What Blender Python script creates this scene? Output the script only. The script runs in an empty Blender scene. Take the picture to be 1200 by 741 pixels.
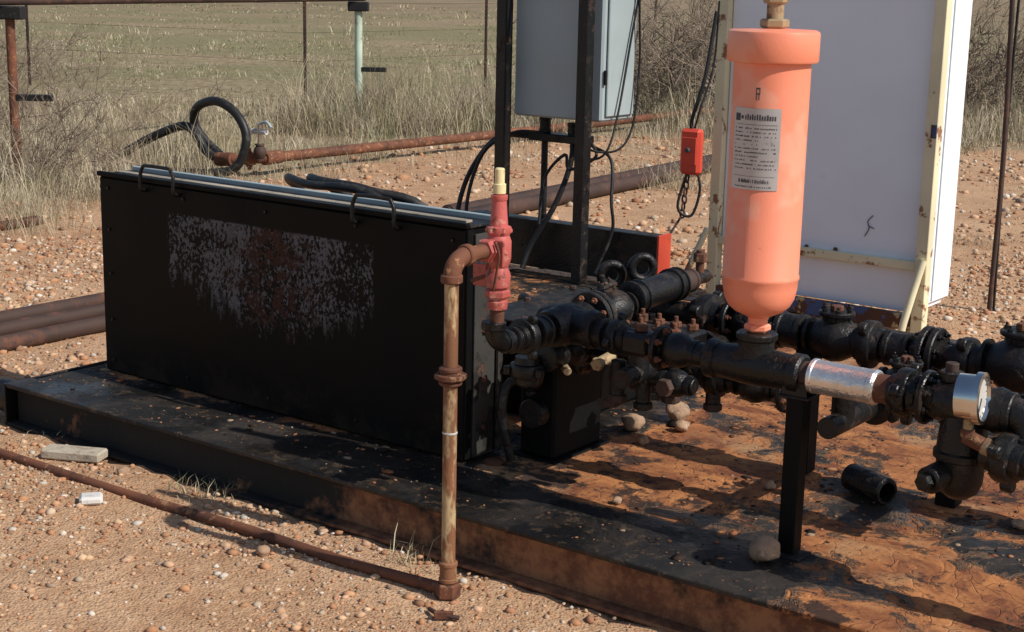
import bpy, math, random
import numpy as np
import bmesh
from mathutils import Vector, Matrix, noise
random.seed(7); rng=np.random.default_rng(7)
sc=bpy.context.scene
A37=math.radians(37); OX,OY=-1.78,5.25
FR=Matrix.Translation((OX,OY,0))@Matrix.Rotation(-A37,4,'Z')
def WP(s,t,z=0):
    return FR@Vector((s,t,z))
def SF(x,y):
    a=x-OX;b=y-OY;c=math.cos(A37);d=math.sin(A37)
    return a*c-b*d, a*d+b*c

# ------------------------------------------------------------------ materials
def newmat(name):
    m=bpy.data.materials.new(name);m.use_nodes=True
    nt=m.node_tree;nt.nodes.clear()
    o=nt.nodes.new('ShaderNodeOutputMaterial');b=nt.nodes.new('ShaderNodeBsdfPrincipled')
    nt.links.new(b.outputs[0],o.inputs[0])
    return m,nt,b
class G:
    def __init__(s,nt): s.nt=nt
    def n(s,t,**k):
        x=s.nt.nodes.new(t)
        for a,v in k.items(): setattr(x,a,v)
        return x
    def set(s,inp,v):
        if isinstance(v,bpy.types.NodeSocket): s.nt.links.new(v,inp)
        else:
            if hasattr(inp.default_value,'__len__') and not hasattr(v,'__len__'): v=[v]*len(inp.default_value)
            if hasattr(v,'__len__') and len(v)==3 and len(inp.default_value)==4: v=(*v,1)
            inp.default_value=v
    def coord(s,kind='Object'):
        return s.n('ShaderNodeTexCoord').outputs[kind]
    def pos(s): return s.n('ShaderNodeNewGeometry').outputs['Position']
    def mapv(s,v,scale=(1,1,1),loc=(0,0,0)):
        m=s.n('ShaderNodeMapping');s.set(m.inputs[0],v);m.inputs['Scale'].default_value=scale;m.inputs['Location'].default_value=loc
        return m.outputs[0]
    def noise(s,v,scale,detail=3,rough=.55,dist=0):
        x=s.n('ShaderNodeTexNoise');s.set(x.inputs['Vector'],v);x.inputs['Scale'].default_value=scale
        x.inputs['Detail'].default_value=detail;x.inputs['Roughness'].default_value=rough;x.inputs['Distortion'].default_value=dist
        return x.outputs['Fac']
    def voro(s,v,scale,feature='F1',out='Distance'):
        x=s.n('ShaderNodeTexVoronoi',feature=feature);s.set(x.inputs['Vector'],v);x.inputs['Scale'].default_value=scale
        return x.outputs[out]
    def ramp(s,f,lo,hi,a=0.,b=1.):
        x=s.n('ShaderNodeMapRange');s.set(x.inputs[0],f)
        for i,v in zip((1,2,3,4),(lo,hi,a,b)): s.set(x.inputs[i],v)
        return x.outputs[0]
    def mix(s,f,a,b,mode='MIX'):
        x=s.n('ShaderNodeMix',data_type='RGBA',blend_type=mode)
        s.set(x.inputs[0],f);s.set(x.inputs[6],a);s.set(x.inputs[7],b);return x.outputs[2]
    def m(s,op,a,b=0.,clamp=False):
        x=s.n('ShaderNodeMath',operation=op,use_clamp=clamp);s.set(x.inputs[0],a);s.set(x.inputs[1],b);return x.outputs[0]
    def sep(s,v):
        x=s.n('ShaderNodeSeparateXYZ');s.set(x.inputs[0],v);return x.outputs
    def bump(s,h,strength,dist,normal=None):
        x=s.n('ShaderNodeBump');s.set(x.inputs['Height'],h);x.inputs['Strength'].default_value=strength;x.inputs['Distance'].default_value=dist
        if normal is not None: s.set(x.inputs['Normal'],normal)
        return x.outputs[0]

def worn(name,base,rust,amount=.5,scale=8,edge=.06,rb=.45,rr=.85,metal=0,bump=.3,bd=.003,var=.25,vscale=3,third=None,tamt=.62,tscale=20,spec=.5,dust=None,stretch=None):
    """paint 'base' with patches of 'rust'; amount = noise threshold (higher -> less rust)"""
    m,nt,b=newmat(name);g=G(nt);v=g.coord()
    vn=v if stretch is None else g.mapv(v,stretch)
    n=g.noise(vn,scale,4,.65)
    f=g.ramp(n,amount,amount+edge)
    n2=g.noise(v,vscale,2,.6)
    k=g.ramp(n2,.3,.7,1-var,1+var)
    col=g.mix(f,base,rust)
    if third is not None:
        n3=g.noise(vn,tscale,3,.7)
        col=g.mix(g.ramp(n3,tamt,tamt+.08),col,third)
    if dust is not None:   # grime settling on upward faces
        nz=g.sep(g.n('ShaderNodeNewGeometry').outputs['Normal'])[2]
        dn=g.noise(v,26,3,.7)
        col=g.mix(g.m('MULTIPLY',g.ramp(nz,.2,.95,0,.5),g.ramp(dn,.45,.65)),col,dust)
    kk=g.n('ShaderNodeCombineXYZ');[g.set(kk.inputs[i],k) for i in range(3)]
    col=g.mix(1.,col,kk.outputs[0],'MULTIPLY')
    g.set(b.inputs['Base Color'],col)
    g.set(b.inputs['Roughness'],g.m('ADD',g.ramp(f,0,1,rb,rr),g.ramp(n2,.3,.7,-.1,.1)))
    b.inputs['Metallic'].default_value=metal;b.inputs['Specular IOR Level'].default_value=spec
    fine=g.noise(v,scale*9,2,.7)
    h=g.m('ADD',g.m('MULTIPLY',f,-.5),g.m('MULTIPLY',fine,.5))
    g.set(b.inputs['Normal'],g.bump(h,bump,bd))
    return m
M={}
M['blk']=worn('black_grimy_paint',(.0055,.0055,.006),(.034,.018,.011),.58,9,.07,.42,.85,var=.5,bump=1.,bd=.005,third=(.022,.018,.015),tamt=.60,tscale=10,spec=.38,dust=(.055,.038,.027))
M['black']=worn('shade_black_steel',(.004,.004,.004),(.014,.010,.008),.60,9,.07,.6,.85,var=.3,bump=.5,spec=.15)  # near-black steel; keeps the block under the header dark like shade
M['rust']=worn('rusty_steel',(.14,.05,.024),(.06,.025,.016),.5,14,.2,.8,.9,bump=.6,var=.4,third=(.30,.15,.07),tamt=.58,tscale=30)
M['rustd']=worn('dark_rusty_pipe',(.050,.026,.019),(.12,.05,.03),.55,10,.15,.75,.9,bump=.5,var=.4)
M['ventp']=worn('vent_pipe_patina',(.20,.085,.038),(.44,.32,.17),.50,15,.08,.7,.8,bump=.6,var=.3,third=(.07,.03,.02),tamt=.55,tscale=12,stretch=(1,1,.35))
M['redv']=worn('faded_red_paint',(.44,.095,.08),(.16,.05,.03),.60,22,.06,.5,.85,bump=.4,third=(.5,.22,.17),tamt=.60)
M['salmon']=worn('salmon_paint',(.84,.265,.155),(.55,.17,.095),.67,14,.06,.42,.7,bump=.35,bd=.002,var=.08,vscale=3,third=(.82,.33,.215),tamt=.52,tscale=5)
M['yellow']=worn('yellowed_cap',(.66,.55,.30),(.4,.28,.12),.58,30,.1,.5,.7)
M['brass']=worn('brass_fitting',(.36,.26,.15),(.16,.09,.05),.52,30,.1,.5,.8,metal=.2)
M['silver']=worn('foil_tape',(.80,.78,.76),(.6,.57,.54),.5,12,.3,.30,.4,metal=.8,bump=.9,bd=.004,var=.06)
M['chrome']=worn('gauge_steel',(.75,.75,.73),(.4,.4,.4),.62,30,.1,.22,.4,metal=1,bump=.1)
M['dial']=worn('gauge_dial',(.6,.58,.53),(.5,.46,.4),.6,30,.1,.3,.5)
M['white']=worn('white_paint_panel',(.84,.87,.92),(.74,.76,.80),.66,3,.15,.45,.6,bump=.1,var=.03,third=(.45,.38,.28),tamt=.73,tscale=9)
M['cream']=worn('cream_frame_paint',(.74,.66,.44),(.28,.13,.06),.57,10,.05,.5,.85,bump=.3,var=.12)
M['sill']=worn('rusted_blue_sill',(.05,.09,.22),(.10,.045,.025),.44,12,.06,.6,.9,bump=.4,third=(.6,.45,.2),tamt=.60,tscale=14)
M['panel']=worn('grey_panel_paint',(.34,.40,.41),(.27,.31,.32),.6,4,.2,.45,.6,bump=.1,var=.06)
M['redsw']=worn('red_switch',(.58,.06,.03),(.3,.05,.03),.62,20,.1,.45,.7)
M['rubber']=worn('black_rubber',(.012,.012,.013),(.06,.055,.05),.58,14,.15,.5,.8,bump=.2,spec=.35,dust=(.09,.075,.06))
M['green']=worn('pale_green_paint',(.42,.50,.40),(.2,.12,.08),.62,8,.08,.6,.85)
M['wood']=worn('weathered_wood',(.36,.31,.24),(.2,.15,.1),.5,18,.2,.85,.9,bump=.8)
M['concrete']=worn('pale_concrete',(.58,.56,.53),(.35,.32,.28),.55,30,.2,.85,.9,bump=.6)
M['rock']=worn('sandstone_rock',(.38,.24,.15),(.22,.14,.09),.5,25,.2,.9,.95,bump=.8,third=(.48,.37,.27),tamt=.6)
M['tag']=worn('filter_label',(.48,.46,.46),(.40,.39,.38),.6,20,.1,.35,.45,metal=.3,bump=.05,third=(.30,.24,.20),tamt=.66)
M['ink']=worn('label_ink',(.05,.05,.06),(.1,.1,.1),.6,20,.1,.6,.7,bump=.05)
M['greenp']=worn('green_tank_paint',(.02,.16,.10),(.05,.1,.07),.6,5,.1,.6,.7)
M['twig']=worn('bare_twigs',(.22,.165,.12),(.34,.28,.21),.5,4,.2,.9,.9,bump=.1)
M['redend']=worn('red_beam_end',(.5,.06,.03),(.2,.06,.03),.58,20,.1,.5,.8)
M['edge']=worn('worn_steel_edge',(.07,.065,.06),(.02,.017,.014),.48,14,.1,.5,.8,metal=.3,third=(.12,.06,.04),tamt=.6)

# box material with peeled label
def boxmat():
    m,nt,b=newmat('black_box_paint_peeled_label');g=G(nt);v=g.coord();s=g.sep(v)
    n=g.noise(v,10,4,.7);nb=g.noise(v,2.2,3,.6)
    jag=g.ramp(g.noise(g.mapv(v,(30,1,6)),1.5,3,.6),.3,.7,-.06,.06)
    x=g.m('ADD',s[0],g.m('MULTIPLY',jag,.2));z=g.m('ADD',s[2],g.m('MULTIPLY',jag,.8))
    mx=g.m('MULTIPLY',g.ramp(x,.46,.47),g.ramp(x,1.41,1.43,1,0))
    low=g.ramp(g.m('ABSOLUTE',g.m('SUBTRACT',x,.98)),.1,.45,.45,.57)
    mz=g.m('MULTIPLY',g.ramp(g.m('SUBTRACT',z,low),-.03,.03),g.ramp(s[2],.772,.778,1,0))
    fr=g.m('GREATER_THAN',g.m('MULTIPLY',s[1],-1),-.352)
    mask=g.m('MULTIPLY',g.m('MULTIPLY',mx,mz),fr)
    fl=g.noise(g.mapv(v,(1.5,1,1.1)),62,3,.75)
    f2=g.noise(v,4.5,3,.6)
    thr=g.ramp(f2,.35,.65,.58,.40)
    fleck=g.m('MULTIPLY',g.ramp(g.m('SUBTRACT',fl,thr),0,.02),mask)
    midr=g.m('MULTIPLY',g.ramp(g.m('ABSOLUTE',g.m('SUBTRACT',x,.98)),.02,.30,1,0),mask)
    rustf=g.m('MULTIPLY',g.m('GREATER_THAN',g.noise(g.mapv(v,(1,1,1),(3,0,0)),30,4,.7),.50),midr)
    base=g.mix(g.ramp(nb,.35,.7),(.0022,.0022,.0025),(.005,.005,.005))
    base=g.mix(g.m('MULTIPLY',g.ramp(n,.68,.74),.35),base,(.05,.03,.02))
    base=g.mix(g.m('MULTIPLY',g.ramp(s[2],.16,.30,1,0),g.ramp(n,.45,.6)),base,(.022,.015,.010))
    col=g.mix(g.m('MULTIPLY',fleck,.8),base,(.13,.13,.145))
    col=g.mix(g.m('MULTIPLY',rustf,.85),col,(.045,.018,.013))
    spot=g.m('MULTIPLY',g.ramp(g.voro(g.mapv(v,(1,.01,1)),4.2),.02,.06,1,0),.12)
    col=g.mix(spot,col,(.2,.23,.27))
    g.set(b.inputs['Base Color'],col);g.set(b.inputs['Roughness'],g.ramp(nb,.3,.7,.42,.65))
    b.inputs['Specular IOR Level'].default_value=.12
    g.set(b.inputs['Normal'],g.bump(g.m('ADD',n,g.m('MULTIPLY',fleck,.6)),.3,.003))
    return m
M['blkbox']=boxmat()

def deckmat():
    m,nt,b=newmat('deck_rust_and_flaking_paint');g=G(nt);v0=g.coord();s=g.sep(v0)
    wn=g.n('ShaderNodeTexNoise');g.set(wn.inputs['Vector'],v0);wn.inputs['Scale'].default_value=3.;wn.inputs['Detail'].default_value=3
    sub=g.n('ShaderNodeVectorMath',operation='MULTIPLY_ADD');g.set(sub.inputs[0],wn.outputs['Color']);sub.inputs[1].default_value=(.35,.35,0);g.set(sub.inputs[2],v0)
    v=sub.outputs[0]
    n1=g.noise(v,2.6,7,.70); n2=g.noise(v0,.9,2,.5)
    front=g.ramp(s[1],.20,.34,1,0)
    lft=g.ramp(s[0],2.75,3.1,1,-.05)
    bias=g.m('MULTIPLY',g.m('MULTIPLY',front,lft),-.30)
    mid=g.m('MULTIPLY',g.ramp(g.m('ABSOLUTE',g.m('SUBTRACT',s[0],2.35)),.1,.6,1,0),.05)
    bias=g.m('ADD',bias,mid)
    thr=g.m('ADD',g.m('ADD',n1,bias),g.ramp(n2,.3,.7,-.04,.03))
    rust=g.ramp(thr,.465,.485)
    crack=g.ramp(g.voro(v,13,'DISTANCE_TO_EDGE'),.0,.035)
    rn=g.noise(v,7,5,.7)
    rc=g.mix(g.ramp(rn,.38,.62),(.17,.052,.020),(.46,.185,.062))
    rc=g.mix(g.m('MULTIPLY',g.ramp(g.noise(v0,1.7,4,.6),.50,.60),.75),rc,(.36,.215,.11))
    rc=g.mix(g.ramp(g.noise(v0,40,2,.6),.58,.7),rc,(.10,.038,.02))
    rc=g.mix(g.m('MULTIPLY',g.ramp(g.noise(v0,4.2,6,.75),.53,.58),.92),rc,(.022,.013,.010))
    pn=g.noise(v,5,5,.7)
    pc=g.mix(g.ramp(pn,.42,.62),(.009,.0085,.0085),(.034,.027,.022))
    pc=g.mix(g.m('MULTIPLY',g.ramp(g.noise(v0,24,4,.75),.56,.66),.8),pc,(.095,.062,.037))
    rim=g.m('MULTIPLY',g.ramp(thr,.44,.465),g.ramp(thr,.465,.485,1,0))
    pc=g.mix(g.m('MULTIPLY',rim,.6),pc,(.24,.13,.07))
    col=g.mix(rust,pc,rc)
    g.set(b.inputs['Base Color'],col)
    wet=g.ramp(g.noise(v0,3.1,4,.6),.40,.6,.28,.75)
    g.set(b.inputs['Roughness'],g.mix(rust,wet,.9));b.inputs['Specular IOR Level'].default_value=.4
    h=g.m('ADD',g.m('MULTIPLY',rust,-1.),g.m('MULTIPLY',g.noise(v0,60,3,.7),.45))
    h=g.m('ADD',h,g.m('MULTIPLY',g.m('MULTIPLY',crack,g.ramp(thr,.42,.47)),.25))
    h=g.m('ADD',h,g.m('MULTIPLY',rn,.6))
    g.set(b.inputs['Normal'],g.bump(h,1.,.007))
    return m
M['deck']=deckmat()
def webmat():
    m,nt,b=newmat('rusty_channel_web_shaded');g=G(nt);v=g.coord();s=g.sep(v)
    n=g.noise(v,5,5,.7);k=g.m('ADD',g.ramp(s[0],1.0,2.3,-.20,.13),n)  # rust with shade painted in: black to the left, lit brown to the right
    k=g.m('ADD',k,g.ramp(s[2],.02,.13,.06,-.05))
    col=g.mix(g.ramp(k,.42,.55),(.010,.009,.008),g.mix(g.ramp(g.noise(v,16,4,.7),.4,.6),(.14,.055,.028),(.30,.14,.065)))
    g.set(b.inputs['Base Color'],col);b.inputs['Roughness'].default_value=.85
    g.set(b.inputs['Normal'],g.bump(g.noise(v,40,3,.7),.6,.004));return m
M['web']=webmat()

def groundmat():
    m,nt,b=newmat('gravel_and_field_ground');g=G(nt);p=g.pos();s=g.sep(p)
    bd=g.ramp(s[0],-4.2,0.,8.8,15.2)
    nz=g.noise(p,.8,4,.6)
    d=g.m('SUBTRACT',g.m('ADD',s[1],g.ramp(nz,.3,.7,-1.6,1.6)),bd)
    field=g.ramp(d,-.6,1.0)
    big=g.noise(p,.9,4,.6); mid=g.noise(p,7,5,.72); fin=g.noise(p,55,3,.7)
    vx=g.n('ShaderNodeTexVoronoi');g.set(vx.inputs['Vector'],p);vx.inputs['Scale'].default_value=110
    cellc=g.sep(vx.outputs['Color'])[0]; dist=vx.outputs['Distance']
    soil=g.mix(g.ramp(mid,.35,.65),(.36,.195,.105),(.54,.34,.20))
    soil=g.mix(g.m('MULTIPLY',g.ramp(big,.42,.62),.8),soil,(.57,.365,.22))
    soil=g.mix(g.m('MULTIPLY',g.ramp(fin,.5,.68),.6),soil,(.25,.125,.066))
    peb=g.mix(cellc,(.24,.12,.065),(.62,.44,.29))
    soil=g.mix(g.m('MULTIPLY',g.ramp(dist,.2,.5,.8,0),g.ramp(mid,.3,.55,.2,.9)),soil,peb)
    f1=g.noise(p,.16,5,.62);f2=g.noise(p,2.5,4,.7);f3=g.noise(g.mapv(p,(1,.3,1)),11,3,.7)
    grassy=g.mix(g.ramp(f3,.35,.65),(.20,.15,.09),(.38,.30,.19))
    gm=g.m('MULTIPLY',g.ramp(f1,.38,.54),g.ramp(s[1],16,24))
    grassy=g.mix(g.m('MULTIPLY',gm,.62),grassy,g.mix(g.ramp(f2,.35,.65),(.13,.135,.060),(.24,.22,.11)))
    grassy=g.mix(g.m('MULTIPLY',g.ramp(f2,.56,.66),.8),grassy,(.17,.115,.075))
    far=g.ramp(s[1],42,75)
    grassy=g.mix(g.m('MULTIPLY',far,.8),grassy,g.mix(g.ramp(f1,.4,.6),(.27,.19,.125),(.21,.165,.10)))
    col=g.mix(field,soil,grassy)
    g.set(b.inputs['Base Color'],col);b.inputs['Roughness'].default_value=.95
    b.inputs['Specular IOR Level'].default_value=.15
    h=g.m('ADD',g.m('MULTIPLY',dist,-.3),g.m('MULTIPLY',mid,1.4));h=g.m('ADD',h,g.m('MULTIPLY',fin,.5))
    g.set(b.inputs['Normal'],g.bump(h,.9,.014))
    return m
M['ground']=groundmat()
def attrmat(name,rough=.9):
    m,nt,b=newmat(name);g=G(nt)
    a=g.n('ShaderNodeAttribute');a.attribute_name='Col'
    g.set(b.inputs['Base Color'],a.outputs['Color']);b.inputs['Roughness'].default_value=rough
    b.inputs['Specular IOR Level'].default_value=.2
    return m
M['stone']=attrmat('gravel_stones'); M['blade']=attrmat('dry_grass_blades',.8)

# ------------------------------------------------------------------ mesh builder
def basis(d):
    d=Vector(d).normalized()
    u=d.cross(Vector((0,0,1)) if abs(d.z)<.9 else Vector((1,0,0))).normalized()
    return d,u,d.cross(u)
class MB:
    def __init__(s): s.v=[];s.f=[];s.mi=[];s.sm=[];s.mats=[]
    def mat(s,k):
        if k not in s.mats: s.mats.append(k)
        return s.mats.index(k)
    def add(s,vs,fs,k,smooth=False):
        o=len(s.v);s.v+= [tuple(x) for x in vs];i=s.mat(k)
        for f in fs: s.f.append([o+a for a in f]);s.mi.append(i);s.sm.append(smooth)
    def box(s,a,b,k,ch=.003,rot=None):
        """chamfered box from corner a to b"""
        x0,y0,z0=[min(a[i],b[i]) for i in range(3)];x1,y1,z1=[max(a[i],b[i]) for i in range(3)]
        ch=min(ch,(x1-x0)*.3,(y1-y0)*.3,(z1-z0)*.3)
        ctr=Vector(((x0+x1)/2,(y0+y1)/2,(z0+z1)/2));h=Vector(((x1-x0)/2,(y1-y0)/2,(z1-z0)/2))
        vs=[];idx={}
        for sx in(-1,1):
            for sy in(-1,1):
                for sz in(-1,1):
                    for ax in range(3):
                        e=[h.x-ch,h.y-ch,h.z-ch];e[ax]+=ch
                        idx[(sx,sy,sz,ax)]=len(vs);vs.append(Vector((sx*e[0],sy*e[1],sz*e[2])))
        fs=[]
        for ax in range(3):
            o=[i for i in range(3) if i!=ax]
            for sg in(-1,1):
                q=[]
                for p,r in((-1,-1),(1,-1),(1,1),(-1,1)):
                    c3=[0,0,0];c3[ax]=sg;c3[o[0]]=p;c3[o[1]]=r;q.append(idx[(*c3,ax)])
                fs.append(q)
        for ax in range(3):
            o=[i for i in range(3) if i!=ax]
            for p in(-1,1):
                for r in(-1,1):
                    c0=[0,0,0];c0[o[0]]=p;c0[o[1]]=r;c1=list(c0);c0[ax]=-1;c1[ax]=1
                    fs.append([idx[(*c0,o[0])],idx[(*c1,o[0])],idx[(*c1,o[1])],idx[(*c0,o[1])]])
        for sx in(-1,1):
            for sy in(-1,1):
                for sz in(-1,1): fs.append([idx[(sx,sy,sz,a)] for a in range(3)])
        out=[]
        for f in fs:
            P=[vs[i] for i in f];n=(P[1]-P[0]).cross(P[2]-P[0]);c_=sum(P,Vector())/len(P)
            out.append(f if n.dot(c_)>0 else f[::-1])
        if rot is not None: vs=[rot@v for v in vs]
        s.add([v+ctr for v in vs],out,k)
    def rev(s,p,d,prof,k,n=20,ph=0,smooth=True):
        """revolve profile [(h,r)] about axis d from p"""
        p=Vector(p);d,u,w=basis(d)
        def ring(h,r): return [p+d*h+(u*math.cos(ph+2*math.pi*i/n)+w*math.sin(ph+2*math.pi*i/n))*r for i in range(n)]
        runs=[[prof[0]]]
        for i in range(1,len(prof)):
            runs[-1].append(prof[i])
            if i<len(prof)-1:
                a=Vector((prof[i][0]-prof[i-1][0],prof[i][1]-prof[i-1][1]));b=Vector((prof[i+1][0]-prof[i][0],prof[i+1][1]-prof[i][1]))
                if a.length>1e-7 and b.length>1e-7 and a.angle(b)>.6: runs.append([prof[i]])
        for run in runs:
            vs=[];fs=[]
            for h,r in run: vs+=ring(h,max(r,1e-5))
            for j in range(len(run)-1):
                for i in range(n):
                    a=j*n+i;b=j*n+(i+1)%n
                    fs.append([a,a+n,b+n,b][::-1])
            s.add(vs,fs,k,smooth)
    def cyl(s,a,b,r,k,n=20,ch=.002,r2=None,smooth=True):
        a=Vector(a);b=Vector(b);L=(b-a).length;r2=r if r2 is None else r2;ch=min(ch,L*.3,r*.4)
        s.rev(a,b-a,[(0,0),(0,r-ch),(ch,r),(L-ch,r2),(L,r2-ch),(L,0)],k,n,smooth=smooth)
    def hexn(s,a,d,r,h,k):
        d=Vector(d).normalized();s.cyl(a,Vector(a)+d*h,r,k,6,r*.12,smooth=False)
    def tube(s,pts,r,k,n=10,sub=6,cap=True):
        P=[Vector(p) for p in pts];Q=[]
        if len(P)==2 or sub<=1: Q=P
        else:
            E=[P[0]*2-P[1]]+P+[P[-1]*2-P[-2]]
            for i in range(1,len(E)-2):
                for j in range(sub):
                    t=j/sub;a,b,c,d=E[i-1],E[i],E[i+1],E[i+2]
                    Q.append(.5*((2*b)+(c-a)*t+(2*a-5*b+4*c-d)*t*t+(3*b-a-3*c+d)*t**3))
            Q.append(P[-1])
        d0,u,w=basis(Q[1]-Q[0]);vs=[]
        for i,q in enumerate(Q):
            t=(Q[min(i+1,len(Q)-1)]-Q[max(i-1,0)]).normalized()
            u=(u-t*u.dot(t)).normalized();w=t.cross(u)
            rr=r(i/(len(Q)-1)) if callable(r) else r
            vs+=[q+(u*math.cos(2*math.pi*j/n)+w*math.sin(2*math.pi*j/n))*rr for j in range(n)]
        fs=[[i*n+j,i*n+(j+1)%n,(i+1)*n+(j+1)%n,(i+1)*n+j] for i in range(len(Q)-1) for j in range(n)]
        s.add(vs,fs,k,True)
        if cap: s.add(vs[:n],[list(range(n))[::-1]],k);s.add(vs[-n:],[list(range(n))],k)
    # fittings
    def ringb(s,c,d,R,th,k,nb=8,bk='rust',bolt=.009):
        """flange disc with bolts, centred on c"""
        c=Vector(c);D,u,w=basis(d);s.cyl(c-D*th/2,c+D*th/2,R,k,28,.003)
        for i in range(nb):
            a=2*math.pi*(i+.5)/nb;q=c+(u*math.cos(a)+w*math.sin(a))*R*.78
            s.hexn(q+D*(th/2-.001),D,bolt,.010,bk);s.hexn(q-D*(th/2-.001),-D,bolt,.010,bk)
            s.cyl(q-D*(th/2+.018),q+D*(th/2+.018),bolt*.5,bk,8,.001)
    def hunion(s,c,d,R,L,k,lug=True):
        c=Vector(c);D,u,w=basis(d);a=c-D*L/2
        s.rev(a,D,[(0,0),(0,R*.68),(L*.22,R*.72),(L*.27,R*.95),(L*.34,R),(L*.66,R),(L*.73,R*.95),(L*.76,R*.74),(L,R*.68),(L,0)],k,24)
        if lug:
            for i in range(3):
                an=2*math.pi*i/3+.5+c.x*7;q=c+(u*math.cos(an)+w*math.sin(an))*R*1.12
                s.cyl(q-D*L*.16,q+D*L*.16,R*.27,k,10,.003)
    def coupl(s,c,d,R,L,k,n=24):
        c=Vector(c);D=Vector(d).normalized();a=c-D*L/2
        s.rev(a,D,[(0,0),(0,R*.82),(.004,R),(L*.2,R),(L*.24,R*.9),(L*.76,R*.9),(L*.8,R),(L-.004,R),(L,R*.82),(L,0)],k,n)
    def ell(s,a,b,c,r,k):
        a,b,c=Vector(a),Vector(b),Vector(c)
        pts=[a]+[a.lerp(b,t).lerp(b.lerp(c,t),t) for t in (.2,.4,.6,.8)]+[c]
        s.tube(pts,r,k,16,3)
        for e,f in((a,b),(c,b)):
            d=(f-e).normalized();s.cyl(e-d*.004,e+d*.018,r*1.22,k,20,.003)
    def valve(s,c,d,R,k,top=True,up=(0,0,1)):
        c=Vector(c);D=Vector(d).normalized();U=Vector(up).normalized()
        s.rev(c-D*R*1.3,D,[(0,0),(0,R*.75),(.012,R*.78),(.014,R*.6),(R*.5,R*.75),(R*.9,R*.98),(R*1.3,R*1.05),(R*1.7,R*.98),(R*2.1,R*.75),(R*2.6-.014,R*.6),(R*2.6-.012,R*.78),(R*2.6,R*.75),(R*2.6,0)],k,24)
        if top:
            s.cyl(c+U*R*.6,c+U*R*1.15,R*.62,k,20,.004)
            s.ringb(c+U*R*1.15,U,R*.8,.014,k,6,k,.007)
            s.hexn(c+U*R*1.25,U,R*.3,R*.25,'rust')
    def obj(s,name,frame=True,parent=None):
        me=bpy.data.meshes.new(name);me.from_pydata(s.v,[],s.f)
        for k in s.mats: me.materials.append(M[k])
        me.polygons.foreach_set('material_index',s.mi);me.polygons.foreach_set('use_smooth',s.sm);me.update()
        o=bpy.data.objects.new(name,me);sc.collection.objects.link(o)
        if frame and parent is None: o.matrix_world=FR
        if parent: o.parent=parent
        return o
def empty(name):
    e=bpy.data.objects.new(name,None);sc.collection.objects.link(e);e.matrix_world=FR;return e

# ------------------------------------------------------------------ ground
def gh(x,y):
    s,t=SF(x,y)
    e=.012*noise.noise(Vector((x*1.3,y*1.3,0)))+.008*noise.noise(Vector((x*4,y*4,3)))
    if t>0 and s>0 and t<3 and s<4.8: e-=.02
    return e
def ground():
    xs=np.concatenate([-np.geomspace(400,6.2,24),np.linspace(-6,8,141),np.geomspace(8.2,400,24)])
    ys=np.concatenate([[-60,-20,-5],np.linspace(0,16,161),np.geomspace(16.3,600,36)])
    V=[(x,y,gh(x,y) if -6<=x<=8 and 0<=y<=16 else 0) for y in ys for x in xs];nx=len(xs)
    F=[(j*nx+i,j*nx+i+1,(j+1)*nx+i+1,(j+1)*nx+i) for j in range(len(ys)-1) for i in range(nx-1)]
    me=bpy.data.meshes.new('ground');me.from_pydata(V,[],F);me.materials.append(M['ground'])
    me.polygons.foreach_set('use_smooth',[True]*len(F))
    o=bpy.data.objects.new('ground',me);sc.collection.objects.link(o)
ground()
def bulk(name,V,F,C,mat,smooth=False):
    me=bpy.data.meshes.new(name);nv=len(V)
    me.vertices.add(nv);me.vertices.foreach_set('co',V.astype(np.float32).ravel())
    nf=len(F);k=F.shape[1]
    me.loops.add(nf*k);me.loops.foreach_set('vertex_index',F.astype(np.int32).ravel())
    me.polygons.add(nf);me.polygons.foreach_set('loop_start',np.arange(nf,dtype=np.int32)*k);me.polygons.foreach_set('loop_total',np.full(nf,k,np.int32))
    if smooth: me.polygons.foreach_set('use_smooth',np.ones(nf,bool))
    me.update(calc_edges=True)
    a=me.color_attributes.new('Col','FLOAT_COLOR','POINT')
    cc=np.ones((nv,4),np.float32);cc[:,:3]=C;a.data.foreach_set('color',cc.ravel())
    me.materials.append(mat);me.validate()
    o=bpy.data.objects.new(name,me);sc.collection.objects.link(o);return o
def bY(x): return 8.8+np.clip((x+4.2)/4.2,0,1)*6.4
bm=bmesh.new();bmesh.ops.create_icosphere(bm,subdivisions=1,radius=1);iv=np.array([v.co[:] for v in bm.verts]);jf=np.array([[v.index for v in f.verts] for f in bm.faces]);bm.free()
pal=np.array([(.58,.39,.25),(.48,.26,.14),(.42,.21,.11),(.54,.41,.29),(.60,.52,.43),(.33,.24,.17),(.50,.31,.19),(.28,.16,.10),(.58,.38,.23),(.46,.24,.13),(.38,.19,.11),(.52,.33,.21)])
def chips(name,x,y,z,r,C,flat=(.45,.8)):
    n=len(x)
    jit=iv[None]*(1+rng.uniform(-.28,.28,(n,12,1)))
    jit*=np.stack([rng.uniform(.8,1.4,n),rng.uniform(.7,1.1,n),rng.uniform(flat[0],flat[1],n)],1)[:,None,:]
    an=rng.uniform(0,6.28,n);ca,sa=np.cos(an)[:,None],np.sin(an)[:,None]
    X=jit[:,:,0]*ca-jit[:,:,1]*sa;Y=jit[:,:,0]*sa+jit[:,:,1]*ca
    V=np.stack([x[:,None]+X*r[:,None],y[:,None]+Y*r[:,None],z[:,None]+(jit[:,:,2]+.25*flat[1])*r[:,None]],2).reshape(-1,3)
    F=(jf[None]+(np.arange(n)*12)[:,None,None]).reshape(-1,3)
    return bulk(name,V,F,np.repeat(C,12,0),M['stone'])
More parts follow.
